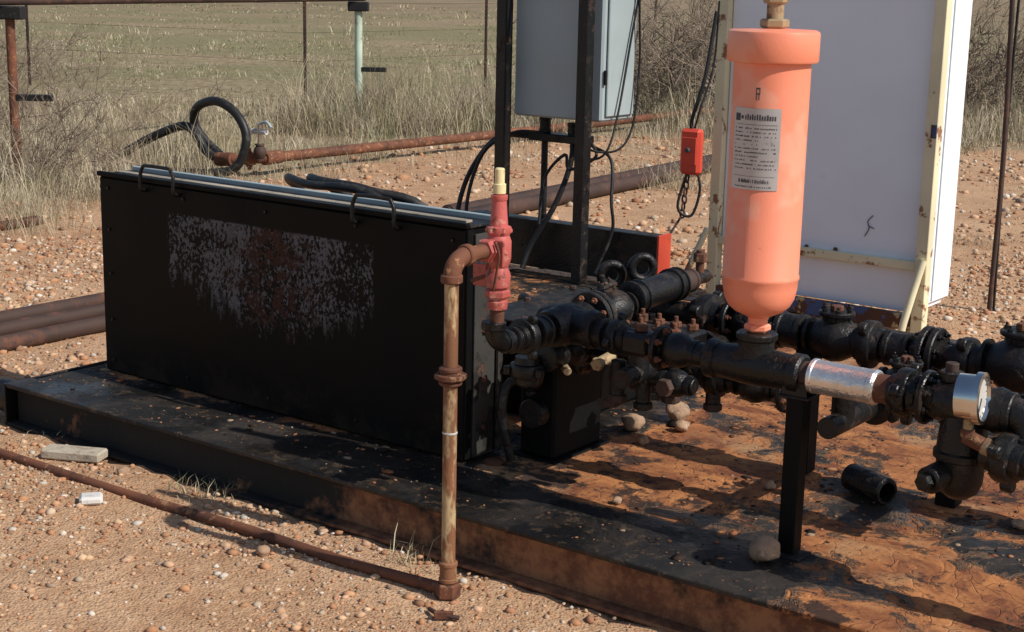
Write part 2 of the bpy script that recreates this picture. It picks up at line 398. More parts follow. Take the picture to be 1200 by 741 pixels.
def stones(n,x0,x1,y0,y1,rm,rs):
    x=rng.uniform(x0,x1,n);y=rng.uniform(y0,y1,n)
    a=x-OX;b=y-OY;c=math.cos(A37);d=math.sin(A37);s=a*c-b*d;t=a*d+b*c
    ok=(abs(x)<y*.36+.3)&~((s>-.02)&(t>-.03)&(t<3.0)&(s<4.8))&(y<bY(x)+.5)
    pn=np.array([noise.noise(Vector((q*1.5,w*1.5,9))) for q,w in zip(x,y)])
    ok&=(rng.random(n)<.6+1.1*pn)
    x=x[ok];y=y[ok];n=len(x)
    r=np.minimum(rm*np.exp(rng.normal(0,rs,n)),rm*3.2)
    return x,y,np.array([gh(q,w) for q,w in zip(x,y)]),r
parts=[stones(64000,-3.2,3.5,2.6,5.8,.0050,.5),stones(38000,-4,4,5.5,9.2,.0078,.5),stones(15000,-5,7,8.5,16,.013,.5)]
x,y,z,r=[np.concatenate([p[i] for p in parts]) for i in range(4)]
chips('gravel',x,y,z,r,pal[rng.integers(0,len(pal),len(x))]*rng.uniform(.75,1.12,(len(x),1)))
# rust flakes and grit lying on the deck
n=6500;fs_=rng.uniform(.05,4.6,n);ft=rng.uniform(.02,2.7,n)
ok=np.array([noise.noise(Vector((a*1.7,b*1.7,4)))+rng.normal(0,.18)>.02 for a,b in zip(fs_,ft)])
ok&=~((fs_>.09)&(fs_<1.8)&(ft>.34)&(ft<.53));fs_=fs_[ok];ft=ft[ok];n=len(fs_)
c_,s_=math.cos(A37),math.sin(A37);wx=OX+fs_*c_+ft*s_;wy=OY-fs_*s_+ft*c_
fp=np.array([(.26,.10,.045),(.10,.045,.028),(.34,.16,.08),(.02,.015,.013),(.30,.21,.14),(.04,.025,.018)])
chips('rust_flakes',wx,wy,np.where(ft<.105,.1535,.1502),.0042*np.exp(rng.normal(0,.6,n)),fp[rng.integers(0,6,n)],(.10,.4))

# grass
def blades(px,py,h,w,lean,col):
    n=len(px);th=rng.uniform(0,6.28,n);dx=np.cos(th);dy=np.sin(th)
    la=rng.uniform(0,6.28,n);lx=np.cos(la)*lean*h;ly=np.sin(la)*lean*h
    P=np.zeros((n,5,3));
    for i,(f,ww) in enumerate(((0,1),(0,-1),(.55,.8),(.55,-.8))):
        P[:,i,0]=px+dx*w*.5*ww+lx*f*f;P[:,i,1]=py+dy*w*.5*ww+ly*f*f;P[:,i,2]=h*f
    P[:,4,0]=px+lx;P[:,4,1]=py+ly;P[:,4,2]=h*(1-.25*lean)
    P[:,:,2]-=.01
    o=(np.arange(n)*5)[:,None]
    T=np.concatenate([np.array([[0,1,3]])+o,np.array([[0,3,2]])+o,np.array([[2,3,4]])+o])
    return P.reshape(-1,3),T,np.repeat(col,5,0)
gp=np.array([(.52,.44,.30),(.44,.36,.25),(.34,.27,.18),(.58,.51,.37),(.26,.205,.14),(.28,.26,.14)])
def tufts(n,x0,x1,y0,y1,nb,h,spread,wf,green=0.,hv=.35,thr=None,lean=(.1,.9)):
    tx=rng.uniform(x0,x1,n);ty=y0+(y1-y0)*rng.random(n)
    ok=(abs(tx)<ty*.37+1)&(ty>bY(tx)+rng.normal(0,.5,n)-.3)
    if thr is not None:
        pn=np.array([noise.noise(Vector((a*.6,b*.35,2))) for a,b in zip(tx,ty)]);ok&=(pn>thr)
    tx=tx[ok];ty=ty[ok];n=len(tx)
    th=h*np.exp(rng.normal(0,hv,n))
    k=np.repeat(np.arange(n),nb)
    px=tx[k]+rng.normal(0,spread,len(k));py=ty[k]+rng.normal(0,spread,len(k))
    hh=th[k]*rng.uniform(.4,1.1,len(k));w=(.002+ty[k]*wf)*rng.uniform(.6,1.3,len(k))
    ci=rng.integers(0,len(gp),n)[k];c=gp[ci]*rng.uniform(.7,1.15,(len(k),1))
    if green>0:
        gmask=rng.random(n)<green;c[gmask[k]]=np.array((.19,.205,.095))*rng.uniform(.7,1.3,(gmask[k].sum(),1))
    return blades(px,py,hh,w,rng.uniform(lean[0],lean[1],len(k)),c)
def merge(name,L):
    Vs=[];Fs=[];Cs=[];o=0
    for v,f,c in L: Vs.append(v);Fs.append(f+o);Cs.append(c);o+=len(v)
    return bulk(name,np.concatenate(Vs),np.concatenate(Fs),np.concatenate(Cs),M['blade'])
L=[tufts(2600,-7,7,8.5,19,24,.13,.08,.00022),
   tufts(500,-6,-2.4,9,14,30,.26,.10,.0002),
   tufts(330,-2.4,.6,15.2,17.8,40,.42,.10,.0002),
   tufts(450,1.6,9,15.6,20,34,.42,.12,.0002),
   tufts(5200,-14,14,18,36,12,.055,.14,.0003,green=.40,thr=-.25,lean=(.4,1.2)),
   tufts(550,-14,14,19,40,16,.12,.10,.0003,green=.1,thr=.0),
   tufts(3000,-26,26,36,75,9,.07,.25,.0004,green=.35,thr=-.1,lean=(.4,1.2)),
   tufts(350,-26,26,40,80,12,.16,.2,.0004,green=.05,thr=.1)]
def spot(cx,cy,n,nb,h,sp):
    k=n*nb;px=cx+rng.normal(0,sp,k);py=cy+rng.normal(0,sp,k)
    c=gp[rng.integers(0,len(gp),k)]*rng.uniform(.7,1.2,(k,1))
    return blades(px,py,h*rng.uniform(.3,1.2,k),.003*rng.uniform(.6,1.3,k),rng.uniform(.3,1.1,k),c)
for (s_,t_,nn,h_,sp) in [(1.02,-.07,5,.055,.05),(1.12,-.05,4,.06,.04),(1.92,-.06,3,.10,.03),(2.02,-.08,2,.06,.03),(.25,-.06,3,.04,.05)]:
    p=WP(s_,t_);L.append(spot(p.x,p.y,nn,12,h_,sp))
for cx,cy,nn,h_,sp in [(1.25,11.9,16,.24,.16),(.95,12.6,14,.2,.18),(1.6,12.8,14,.22,.25),(-.1,13.5,12,.18,.3),(3.3,8.9,10,.10,.15),(2.9,9.6,8,.10,.12),(-1.6,12.4,14,.2,.3),(-3.0,9.4,14,.24,.2),(-3.4,10,16,.3,.25),(4.2,12,9,.1,.3),(2.6,13.8,14,.2,.35),(-2.2,11.3,12,.2,.3)]:
    L.append(spot(cx,cy,nn,22,h_,sp))
k=420;px=rng.uniform(-1.9,.2,k);py=rng.uniform(3.0,5.6,k);ok=np.array([SF(a,b)[1]<-.04 for a,b in zip(px,py)]);px=px[ok];py=py[ok];k=len(px)
L.append(blades(px,py,rng.uniform(.008,.02,k),.0018*np.ones(k),rng.uniform(1.5,4,k),gp[rng.integers(0,4,k)]))
merge('dry_grass',L)

def shrub(name,cx,cy,h,nb,spread,seed,th=.006):
    R=random.Random(seed);b=MB()
    for i in range(nb):
        a=R.uniform(0,6.28);p=Vector((cx+R.gauss(0,spread*.4),cy+R.gauss(0,spread*.25),0));d=Vector((math.cos(a)*R.uniform(.2,.9),math.sin(a)*R.uniform(.2,.9),1)).normalized()
        L_=h*R.uniform(.5,1.1);pts=[p];
        for j in range(4):
            d=(d+Vector((R.gauss(0,.22),R.gauss(0,.22),R.gauss(-.05,.15)))).normalized();pts.append(pts[-1]+d*L_/4)
        b.tube(pts,lambda f:th*(1-f*.8),'twig',3,2,False)
        for j in range(1,5):
            for _ in range(4):
                dd=(d+Vector((R.gauss(0,.7),R.gauss(0,.7),R.gauss(0,.4)))).normalized();q=pts[j]
                q2=q+dd*L_*.16;q3=q2+(dd+Vector((R.gauss(0,.4),R.gauss(0,.4),.1))).normalized()*L_*.14
                b.tube([q,q2,q3],lambda f:th*.55*(1-f*.7),'twig',3,1,False)
    b.obj(name,False)
shrub('bare_shrub',-3.4,11.4,.9,38,.9,1,.005)
shrub('bare_shrub',-4.8,14.5,1.0,55,1.4,2,.006)
shrub('bare_shrub',2.4,19.0,1.5,170,2.4,3,.011)
shrub('bare_shrub',3.2,22.5,1.7,120,2.6,6,.012)
shrub('bare_shrub',6.2,19,1.4,130,1.8,4,.011)
shrub('bare_shrub',-7.2,22,.9,60,1.6,5)

# ------------------------------------------------------------------ fence
b=MB()
pL=Vector((-3.88,11.92,0));pR=Vector((-1.70,16.64,0));fd=(pR-pL).normalized();p0=pL-fd*3
RZ=1.33
b.cyl(p0+Vector((0,0,RZ)),pR+fd*.12+Vector((0,0,RZ)),.036,'rustd',14)
for P,mt,r_ in((pL,'rust',.036),(pR,'green',.042),(p0,'rust',.036)):
    b.cyl(P+Vector((0,0,-.05)),P+Vector((0,0,1.22)),r_,mt,14)
    b.box(P+Vector((-.11,-.07,1.19)),P+Vector((.11,.07,1.29)),'rubber',.01)
for P,zz in((pL,.60),(pR,.58)):
    b.box(P+Vector((.02,-.03,zz-.025)),P+Vector((.30,.03,zz+.025)),'rubber',.006)
b.obj('pipe_fence',False)
def tpost(x,y,h,k):
    b=MB();b.box((x-.004,y-.02,-.05),(x+.004,y+.02,h),k,.001);b.box((x-.02,y-.024,-.05),(x+.02,y-.018,h),k,.001)
    for i in range(int(h/.055)): b.box((x-.008,y-.032,.1+i*.053),(x+.008,y-.024,.115+i*.053),k,.001)
    b.obj('fence_post',False)
for a in [(-6.6,21,1.35,'rustd'),(-2.62,19.2,1.3,'rustd'),(-.45,22,1.35,'rustd'),(4.6,36,1.6,'green'),(2.1,24,1.35,'rustd')]: tpost(*a)
b=MB()
for zz in(.5,.85,1.2):
    b.tube([(-12,21.5,zz),(-6.6,21,zz),(-2.62,19.2,zz),(-.45,22,zz),(2.1,24,zz),(4.6,36,zz)],.0018,'rustd',4,1)
b.obj('fence_wire',False)
b=MB();b.cyl((10.8,32,0),(10.8,32,.9),.42,'greenp',24,.03);b.cyl((10.8,32,.9),(10.8,32,1.0),.3,'greenp',24,.03,.2);b.obj('green_tank',False)

# ------------------------------------------------------------------ pipes on the ground
def gpipe(name,pts,r,k='rustd'):
    b=MB();b.tube(pts,r,k,14,4)
    a=Vector(pts[0]);c=Vector(pts[1]);d=(c-a).normalized();b.cyl(a+d*.02,a+d*.14,r*1.18,k,16)
    b.cyl(a-d*.001,a+d*.004,r*.8,'ink',16)
    return b.obj(name)
for s_,t0,t1,r_ in((-1.34,-.9,4.0,.036),(-1.15,-.7,4.3,.035),(-.93,-1.2,3.8,.036)):
    gpipe('steel_pipe',[(s_,t0,.036),(s_+.01,(t0+t1)/2,.036),(s_-.03,t1,.036)],r_)
for s_,t0,t1 in((-1.62,4.2,9.6),(-1.80,4.6,9.4)): gpipe('steel_pipe',[(s_,t0,.055),(s_-.15,6.5,.055),(s_-.38,t1,.055)],.052)
gpipe('steel_pipe',[(-3.55,2.72,.03),(-3.52,1.5,.03),(-3.5,.5,.03)],.03,'rust')
b=MB();b.tube([(-4.32,5.4,.14),(-4.36,8.5,.12),(-4.45,13,.10)],.042,'rust',14,4);b.cyl((-4.32,5.38,.14),(-4.33,5.56,.14),.055,'rust',16)
b.obj('rusty_pipeline')
b=MB();b.tube([(-.6,-.25,.010),(.29,-.24,.012),(.9,-.225,.006),(1.45,-.215,.015),(1.8,-.205,.009),(2.17,-.19,.018)],.016,'rust',10,5);b.obj('rusty_rod_pipe')
b=MB();b.box((.39,-.135,.003),(.60,-.06,.036),'wood',.006,Matrix.Rotation(.45,3,'Z'));b.obj('wood_block')
b=MB();b.box((.86,-.37,.004),(.93,-.31,.03),'concrete',.008,Matrix.Rotation(.9,3,'Z'));b.obj('concrete_chip')
b=MB();b.box((-3.2,3.5,.0),(-1.9,3.66,.05),'wood',.006,Matrix.Rotation(.2,3,'Z'));b.obj('wood_plank')
b=MB();b.tube([(2.20,-.29,.004),(2.25,-.31,.010),(2.30,-.29,.006)],.006,'rustd',6,3);b.box((2.24,-.315,.0),(2.29,-.305,.022),'rust',.002,Matrix.Rotation(.7,3,'Z'));b.obj('rusty_scrap')

def rock(name,s_,t_,z_,r_,seed,sq=(1,1,.8)):
    bm=bmesh.new();bmesh.ops.create_icosphere(bm,subdivisions=3,radius=1)
    for v in bm.verts:
        q=v.co*1.1+Vector((seed*7,0,0));k=1+.32*noise.noise(q)+.13*noise.noise(q*3);v.co=Vector((v.co.x*sq[0],v.co.y*sq[1],v.co.z*sq[2]))*k*r_
    lo=min(v.co.z for v in bm.verts)
    me=bpy.data.meshes.new(name);bm.to_mesh(me);bm.free();me.materials.append(M['rock'])
    me.polygons.foreach_set('use_smooth',[True]*len(me.polygons))
    o=bpy.data.objects.new(name,me);sc.collection.objects.link(o)
    o.matrix_world=Matrix.Translation(WP(s_,t_,z_-lo-.004))@Matrix.Rotation(seed*1.7,4,'Z')
for i,a in enumerate([(2.875,.235,.152,.040),(1.99,.99,.152,.036),(2.05,1.17,.152,.042),(2.12,1.08,.152,.026),(2.13,1.60,.152,.038),(1.80,1.36,.152,.032),(2.10,.88,.152,.018),(2.62,.75,.152,.016),(1.6,-.30,0,.020),(.75,-.1,0,.020),(1.78,-.10,0,.013),(-1.9,2.2,0,.035),(2.35,.35,.152,.014),(3.3,.9,.152,.018)]):
    rock('rock',*a,seed=i+1)

# ------------------------------------------------------------------ skid
b=MB()
S1=4.75
b.box((0.02,.105,.135),(S1,2.90,.150),'deck',.002)
b.box((0,-.01,.138),(S1,.102,.1535),'deck',.003)
b.box((.01,.03,.012),(S1,.042,.137),'web',.001)
b.box((0,-.012,0),(S1,.10,.011),'web',.002)
b.box((0.0,2.905,0),(S1,2.98,.153),'blk',.003)
b.box((-.015,-.012,0),(-.002,2.98,.151),'blk',.002)
b.box((S1+.002,-.012,0),(S1+.015,2.98,.151),'blk',.002)
for s_ in(.9,1.9,2.9,3.9): b.box((s_,.043,.012),(s_+.01,2.9,.133),'web',.001)
b.cyl((-.10,.05,.085),(-.016,.05,.085),.06,'blk',24,.004)
b.cyl((-.101,.05,.085),(-.099,.05,.085),.045,'ink',24,.0005)
b.obj('equipment_skid')

# ------------------------------------------------------------------ black box
e=empty('equipment_enclosure')
b=MB()
b.box((.10,.35,.154),(1.79,.515,.868),'blkbox',.006)
b.obj('body',parent=e)
b=MB()
b.box((.095,.343,.869),(1.797,.362,.886),'blkbox',.003)
b.box((.095,.364,.869),(1.797,.50,.876),'blk',.002)
b.box((.095,.502,.869),(1.797,.52,.890),'panel',.002)
b.box((.13,.40,.8765),(1.75,.43,.884),'wood',.001)
b.box((1.791,.352,.16),(1.797,.378,.866),'black',.001)
b.box((1.791,.385,.16),(1.800,.485,.850),'edge',.001)
b.box((1.801,.489,.16),(1.812,.512,.866),'edge',.001)
for zz in(.25,.40,.55,.70,.82): b.hexn((1.800,.43,zz),(1,0,0),.009,.008,'rust')
b.obj('lid_trim',parent=e)
b=MB()
for s_ in(.36,1.36):
    w_=.17
    b.tube([(s_,.348,.84),(s_,.325,.852),(s_,.325,.90),(s_+.012,.325,.925),(s_+.03,.325,.932),(s_+w_-.03,.325,.932),(s_+w_-.012,.325,.925),(s_+w_,.325,.90),(s_+w_,.325,.852),(s_+w_,.348,.84)],.0065,'blk',8,3)
b.obj('handles',parent=e)
b=MB()
for s_ in(.15,.55,.95,1.35,1.74):
    for zz in(.20,.83): b.hexn((s_,.350,zz),(0,-1,0),.006,.005,'blk')
for zz in(.35,.52,.68):
    for s_ in(.15,1.74): b.hexn((s_,.350,zz),(0,-1,0),.006,.005,'blk')
b.obj('bolts',parent=e)
b=MB()
b.tube([(1.1,1.7,.2),(.85,1.2,.6),(.75,.95,.80),(.72,.80,.875),(.85,.72,.885),(1.05,.74,.87),(1.25,.85,.78),(1.35,1.0,.3)],.017,'rubber',12,6)
b.tube([(.4,1.5,.2),(.45,1.1,.70),(.58,.82,.86),(.80,.70,.872),(1.15,.68,.86),(1.35,.8,.6)],.015,'rubber',12,6)
b.obj('rubber_hose')

# field hoses
b=MB();tt=5.2
b.tube([(-5.95,tt-.2,.02),(-5.79,tt-.15,.03),(-5.4,tt-.1,.22),(-5.2,tt,.32),(-5.03,tt,.355),(-4.92,tt,.31),(-4.80,tt,.18),(-4.62,tt,.11)],.036,'rubber',12,6)
b.tube([(-4.72,tt+.1,.13),(-4.90,tt+.08,.25),(-4.98,tt+.05,.38),(-4.88,tt,.52),(-4.6,tt-.05,.585),(-4.38,tt-.05,.50),(-4.27,tt-.05,.32),(-4.33,tt-.1,.10),(-4.5,tt-.2,.04),(-4.8,tt-.4,.04)],.036,'rubber',12,6)
b.cyl((-4.66,tt,.12),(-4.50,tt+.02,.13),.055,'rust',14);b.cyl((-4.52,tt+.02,.13),(-4.30,tt+.22,.14),.040,'rust',14)
b.hunion((-4.42,tt+.12,.135),(.7,.7,0),.07,.10,'rust')
b.valve((-4.28,tt+.1,.20),(0,0,1),.05,'rustd',False);b.cyl((-4.28,tt+.1,.25),(-4.28,tt+.1,.42),.02,'chrome',10)
b.cyl((-4.36,tt+.1,.36),(-4.2,tt+.1,.36),.022,'concrete',10);b.tube([(-4.28,tt+.1,.42),(-4.2,tt+.1,.44),(-4.15,tt+.1,.40)],.012,'panel',8,4)
b.obj('field_hose')

# ------------------------------------------------------------------ vent stack and relief valve
b=MB();vs,vt=2.18,-.19
b.cyl((vs,vt,0),(vs,vt,.86),.0185,'ventp',18)
b.hexn((vs,vt,.0),(0,0,1),.034,.04,'rust');b.coupl((vs,vt,.07),(0,0,1),.025,.06,'ventp')
b.cyl((vs,vt,.592),(vs,vt,.606),.042,'rust',8,.002);b.coupl((vs,vt,.60),(0,0,1),.03,.05,'rust')
b.cyl((vs,vt,.446),(vs,vt,.453),.0198,'concrete',16)
b.ell((vs,vt,.845),(vs,vt,.905),(vs,vt+.065,.905),.023,'rust')
b.cyl((vs,vt+.05,.905),(vs,-.03,.905),.0195,'rust',16)
b.hexn((vs,-.062,.905),(0,1,0),.032,.03,'redv')
b.obj('vent_pipe')
b=MB();c=(vs,0,0)
b.rev(c,(0,0,1),[(.745,0),(.745,.026),(.765,.028),(.77,.022),(.80,.022),(.805,.032),(.835,.034),(.855,.026),(.865,.030),(.88,.034),(.925,.034),(.94,.028),(.95,.033),(.962,.033),(.966,.024),(.99,.022),(1.03,.019),(1.035,.022),(1.045,.022),(1.048,0)],'redv',24)
b.cyl((vs,-.06,.905),(vs,-.02,.905),.028,'redv',20)
b.hexn((vs,0,.775),(0,0,1),.034,.022,'redv');b.hexn((vs,0,.945),(0,0,1),.036,.016,'redv')
b.cyl((vs,0,1.048),(vs,0,1.075),.017,'yellow',16);b.cyl((vs,0,1.07),(vs,0,1.115),.013,'yellow',16,.003)
b.box((vs-.075,-.012,.80),(vs-.03,-.004,.86),'redv',.002);b.cyl((vs-.08,-.01,.81),(vs-.03,-.01,.83),.006,'rust',8)
b.box((vs+.02,-.045,.865),(vs+.05,-.037,.935),'redv',.002)
b.tube([(vs+.03,-.05,.93),(vs+.045,-.055,.90),(vs+.035,-.05,.86),(vs+.02,-.045,.80)],.0035,'rust',6,4)
b.cyl((vs,0,.70),(vs,0,.748),.019,'rust',14)
b.obj('relief_valve')

# ------------------------------------------------------------------ manifold
b=MB();hz=.645;hs=2.17
b.ell((hs,0,.705),(hs,0,hz),(hs,.06,hz),.027,'blk')
b.cyl((hs,.05,hz),(hs,.95,hz+.01),.028,'blk')
b.coupl((hs,.085,hz),(0,1,0),.038,.03,'blk')
b.hunion((hs,.135,hz),(0,1,0),.050,.06,'blk')
b.coupl((hs,.20,hz),(0,1,0),.045,.05,'blk')
b.rev((hs,.24,hz),(0,1,0),[(0,0),(0,.05),(.02,.055),(.03,.045),(.06,.058),(.12,.058),(.15,.045),(.16,.055),(.18,.05),(.18,0)],'blk',24)
b.rev((hs-.08,.33,hz),(1,0,0),[(0,0),(0,.04),(.03,.05),(.08,.053),(.15,.05),(.17,.056),(.19,.05),(.19,0)],'blk',24)
b.ringb((hs,.45,hz),(0,1,0),.075,.018,'blk',8);b.ringb((hs,.475,hz),(0,1,0),.075,.018,'blk',8)
b.valve((hs-.0,.575,hz+.005),(0,1,0),.055,'blk',True,(-.6,0,.8))
b.cyl((hs,.66,.665),(hs-.01,.93,.672),.045,'blk',24,.006)
b.coupl((hs,.68,.665),(0,1,0),.055,.05,'blk');b.coupl((hs-.01,.92,.67),(0,1,0),.054,.05,'blk')
b.coupl((hs-.01,.995,.67),(0,1,0),.038,.07,'rustd');b.cyl((hs-.01,.9,.67),(hs-.01,1.12,.67),.022,'blk')
b.cyl((hs-.01,1.08,.66),(hs-.01,1.08,.76),.014,'rust',10);b.hexn((hs-.01,1.08,.72),(0,0,1),.022,.03,'rust')
for s_,t_,z_ in((1.93,.92,.67),(2.02,.96,.70)):
    D=Vector((.75,-.66,0)).normalized();U=Vector((0,0,1));W_=D.cross(U)
    b.tube([Vector((s_,t_,z_))+(W_*math.cos(a*math.pi/8)+U*math.sin(a*math.pi/8))*.036 for a in range(17)],.014,'blk',10,2,False)
    b.cyl((s_,t_,.50),(s_,t_,z_-.036),.014,'blk',10)
b.box((1.86,.90,.488),(2.14,.99,.502),'blk',.003)
# line A
za=.628;ta=.33
b.cyl((hs,ta,hz-.005),(2.70,ta,za),.033,'blk',20)
b.coupl((2.29,ta,hz-.006),(1,0,0),.044,.05,'blk')
b.hunion((2.345,ta,.637),(1,0,0),.050,.06,'blk')
b.box((2.375,ta-.042,.600),(2.47,ta+.04,.665),'blk',.014)
b.valve((2.54,ta,za+.004),(1,0,0),.046,'blk',False)
b.ringb((2.485,ta,.63),(1,0,0),.060,.014,'blk',6)
b.hexn((2.42,ta,.665),(0,0,1),.018,.018,'rust')
b.rev((2.63,ta,za),(1,0,0),[(0,0),(0,.045),(.006,.052),(.03,.052),(.034,.045),(.10,.050),(.14,.052),(.18,.050),(.246,.045),(.25,.052),(.274,.052),(.28,.045),(.28,0)],'blk',28)
b.cyl((2.77,ta,za+.02),(2.77,ta,za+.085),.046,'blk',24,.006);b.cyl((2.77,ta,za+.07),(2.77,ta,za+.09),.053,'blk',24,.004)
b.cyl((2.89,ta,za),(2.93,ta,za),.036,'rustd',20)
b.cyl((2.93,ta,.630),(3.11,ta,.630),.043,'silver',28,.003)
b.cyl((2.932,ta,.630),(2.945,ta,.630),.045,'silver',28,.002);b.cyl((3.09,ta,.630),(3.105,ta,.630),.0445,'silver',28,.002)
b.cyl((3.105,ta,.630),(3.16,ta,.630),.036,'rust',20)
b.hunion((3.18,ta,.63),(1,0,0),.062,.07,'blk')
b.ringb((3.235,ta,.63),(1,0,0),.066,.016,'blk',8,'blk')
b.rev((3.24,ta,.63),(1,0,0),[(0,0),(0,.045),(.03,.05),(.09,.058),(.15,.05),(.17,.056),(.19,.05),(.19,0)],'blk',24)
b.hexn((3.29,ta,.68),(0,0,1),.030,.025,'blk');b.cyl((3.29,ta,.70),(3.29,ta,.725),.016,'rustd',12)
b.rev((3.33,ta,.62),(0,0,-1),[(0,0),(0,.05),(.05,.056),(.10,.060),(.105,.066),(.12,.066),(.125,.058),(.18,.055),(.205,.045),(.22,.025),(.223,0)],'blk',28)
b.cyl((3.32,ta+.02,.47),(3.29,ta-.10,.455),.033,'blk',20,.005);b.hexn((3.29,ta-.10,.455),(-.25,-1,-.1),.022,.022,'blk')
b.ell((3.43,ta,.63),(3.50,ta,.63),(3.50,ta-.02,.56),.04,'blk')
b.hunion((3.46,ta-.05,.535),(1,-.2,0),.06,.09,'blk')
b.cyl((3.40,ta-.05,.535),(4.1,ta-.08,.535),.034,'blk',20)
b.coupl((3.75,ta-.065,.535),(1,0,0),.048,.07,'blk');b.box((3.9,ta-.11,.152),(3.96,ta-.05,.50),'blk',.004)
b.cyl((3.36,ta-.07,.575),(3.42,ta-.07,.555),.018,'rust',14);b.cyl((3.405,ta-.07,.56),(3.44,ta-.07,.55),.021,'brass',14)
# line B
tb=.95;zb=.58
b.cyl((1.95,tb,zb),(4.4,tb,zb),.036,'blk',20)
b.hunion((2.27,tb,zb),(1,0,0),.072,.10,'blk')
b.valve((2.42,tb,zb),(1,0,0),.060,'blk',True)
b.ringb((2.355,tb,zb),(1,0,0),.07,.016,'blk',8);b.ringb((2.50,tb,zb),(1,0,0),.07,.016,'blk',8,'blk')
b.coupl((2.56,tb,zb),(1,0,0),.056,.09,'blk')
b.valve((2.70,tb,zb),(1,0,0),.066,'blk',True)
b.hunion((2.81,tb,zb),(1,0,0),.070,.08,'blk')
b.coupl((2.90,tb,zb),(1,0,0),.052,.08,'blk')
b.ringb((2.98,tb,zb),(1,0,0),.080,.02,'blk',8,'blk');b.ringb((3.01,tb,zb),(1,0,0),.080,.02,'blk',8,'blk')
b.hunion((3.10,tb,zb),(1,0,0),.066,.08,'blk')
b.valve((3.25,tb,zb+.01),(1,0,0),.080,'blk',True)
b.ringb((3.38,tb,zb),(1,0,0),.085,.02,'blk',8,'blk')
b.hunion((3.46,tb,zb),(1,0,0),.08,.10,'blk')
b.valve((3.66,tb,zb),(1,0,0),.08,'blk',True)
for s_ in(2.62,3.08,3.55,4.1):
    b.box((s_-.03,tb-.03,.156),(s_+.03,tb+.03,zb-.03),'black',.003);b.box((s_-.06,tb-.06,.150),(s_+.06,tb+.06,.156),'deck',.002)
# links A-B
for s_,z_ in((2.36,.52),(2.98,.50)):
    b.cyl((s_,ta,z_),(s_,tb,z_),.028,'blk',18);b.cyl((s_,tb,z_-.02),(s_,tb,zb),.03,'blk',18);b.cyl((s_,ta+.09,z_),(s_,ta+.09,z_+.12),.03,'blk',16)
    b.hunion((s_,.62,z_),(0,1,0),.052,.08,'blk')
    b.ringb((s_,.78,z_),(0,1,0),.06,.016,'blk',6)
# third, lower line between A and B
tc=.62;zc=.49
b.cyl((2.00,tc,zc),(2.72,tc,zc),.030,'blk',18)
b.hunion((2.50,tc,zc),(1,0,0),.055,.08,'blk');b.valve((2.62,tc,zc),(1,0,0),.048,'blk',True);b.ringb((2.72,tc,zc),(1,0,0),.06,.016,'blk',8)
b.hunion((2.18,tc,zc),(1,0,0),.055,.08,'blk');b.ringb((2.04,tc,zc),(1,0,0),.07,.018,'blk',8)
b.valve((2.08,.50,.53),(0,1,0),.05,'blk',False);b.coupl((2.10,.36,.54),(0,1,0),.045,.08,'blk');b.hunion((2.06,.30,.50),(0,0,1),.05,.08,'blk')
b.valve((3.05,.64,.56),(1,0,0),.055,'blk',True);b.hunion((3.16,.64,.56),(1,0,0),.06,.07,'blk');b.cyl((2.90,.64,.56),(3.4,.64,.56),.03,'blk',18)
b.ringb((3.25,.64,.56),(1,0,0),.066,.016,'blk',8);b.cyl((3.38,.64,.56),(3.38,tb,.56),.03,'blk',18);b.coupl((3.38,.64,.56),(0,1,0),.045,.09,'blk')
# bolted block
b.box((2.20,.50,.53),(2.44,.66,.615),'blk',.008)
for i in range(4):
    for j in range(2):
        q=(2.235+i*.057,.53+j*.10,.614);dz=random.uniform(-.006,.004);b.cyl(q,(q[0],q[1],.652+dz),.007,'rust',8);b.hexn(q,(random.uniform(-.05,.05),0,1),.017,.022+dz,'rust')
b.cyl((2.24,.46,.52),(2.24,.46,.40),.028,'blk',16);b.hexn((2.24,.46,.42),(0,0,-1),.034,.025,'rustd')
b.cyl((2.22,.50,.53),(2.22,.42,.52),.018,'brass',14);b.hexn((2.22,.43,.522),(0,-1,-.1),.020,.018,'brass')
b.cyl((2.10,.42,.50),(2.16,.36,.50),.012,'brass',12);b.hexn((2.09,.42,.503),(-1,.3,0),.014,.018,'rustd')
b.hunion((2.34,.46,.50),(1,0,0),.045,.07,'blk');b.cyl((2.22,.46,.50),(2.52,.46,.50),.022,'blk')
b.valve((2.46,.46,.50),(1,0,0),.038,'blk',False);b.hexn((2.46,.41,.50),(0,-1,0),.026,.025,'rustd')
for i,(s_,t_,z_) in enumerate(((2.28,.44,.44),(2.36,.45,.43),(2.42,.50,.45),(2.31,.60,.42),(2.5,.60,.42))):
    b.cyl((s_,t_,z_),(s_,t_,z_+.1),.022,'blk',14);b.hexn((s_,t_,z_),(0,0,-1),.027,.022,'blk' if i%2 else 'rustd')
# added dark block standing in for manifold shade under the header, clutter in front
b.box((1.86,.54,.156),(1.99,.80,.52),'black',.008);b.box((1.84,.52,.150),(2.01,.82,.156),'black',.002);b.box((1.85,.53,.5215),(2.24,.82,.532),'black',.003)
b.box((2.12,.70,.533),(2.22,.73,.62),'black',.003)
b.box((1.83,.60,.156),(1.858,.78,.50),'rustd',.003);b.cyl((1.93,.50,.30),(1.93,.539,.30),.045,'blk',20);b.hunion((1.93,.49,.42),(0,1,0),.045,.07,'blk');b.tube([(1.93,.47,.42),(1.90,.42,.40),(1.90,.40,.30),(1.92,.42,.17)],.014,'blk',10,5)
# post under tee
b.box((2.877,.302,.156),(2.923,.348,.572),'black',.003);b.box((2.85,.28,.150),(2.95,.37,.155),'deck',.002)
b.box((2.865,.295,.572),(2.935,.302,.615),'blk',.002);b.box((2.865,.358,.572),(2.935,.365,.615),'blk',.002);b.box((2.86,.29,.571),(2.94,.37,.578),'blk',.002)
b.obj('pipe_manifold')
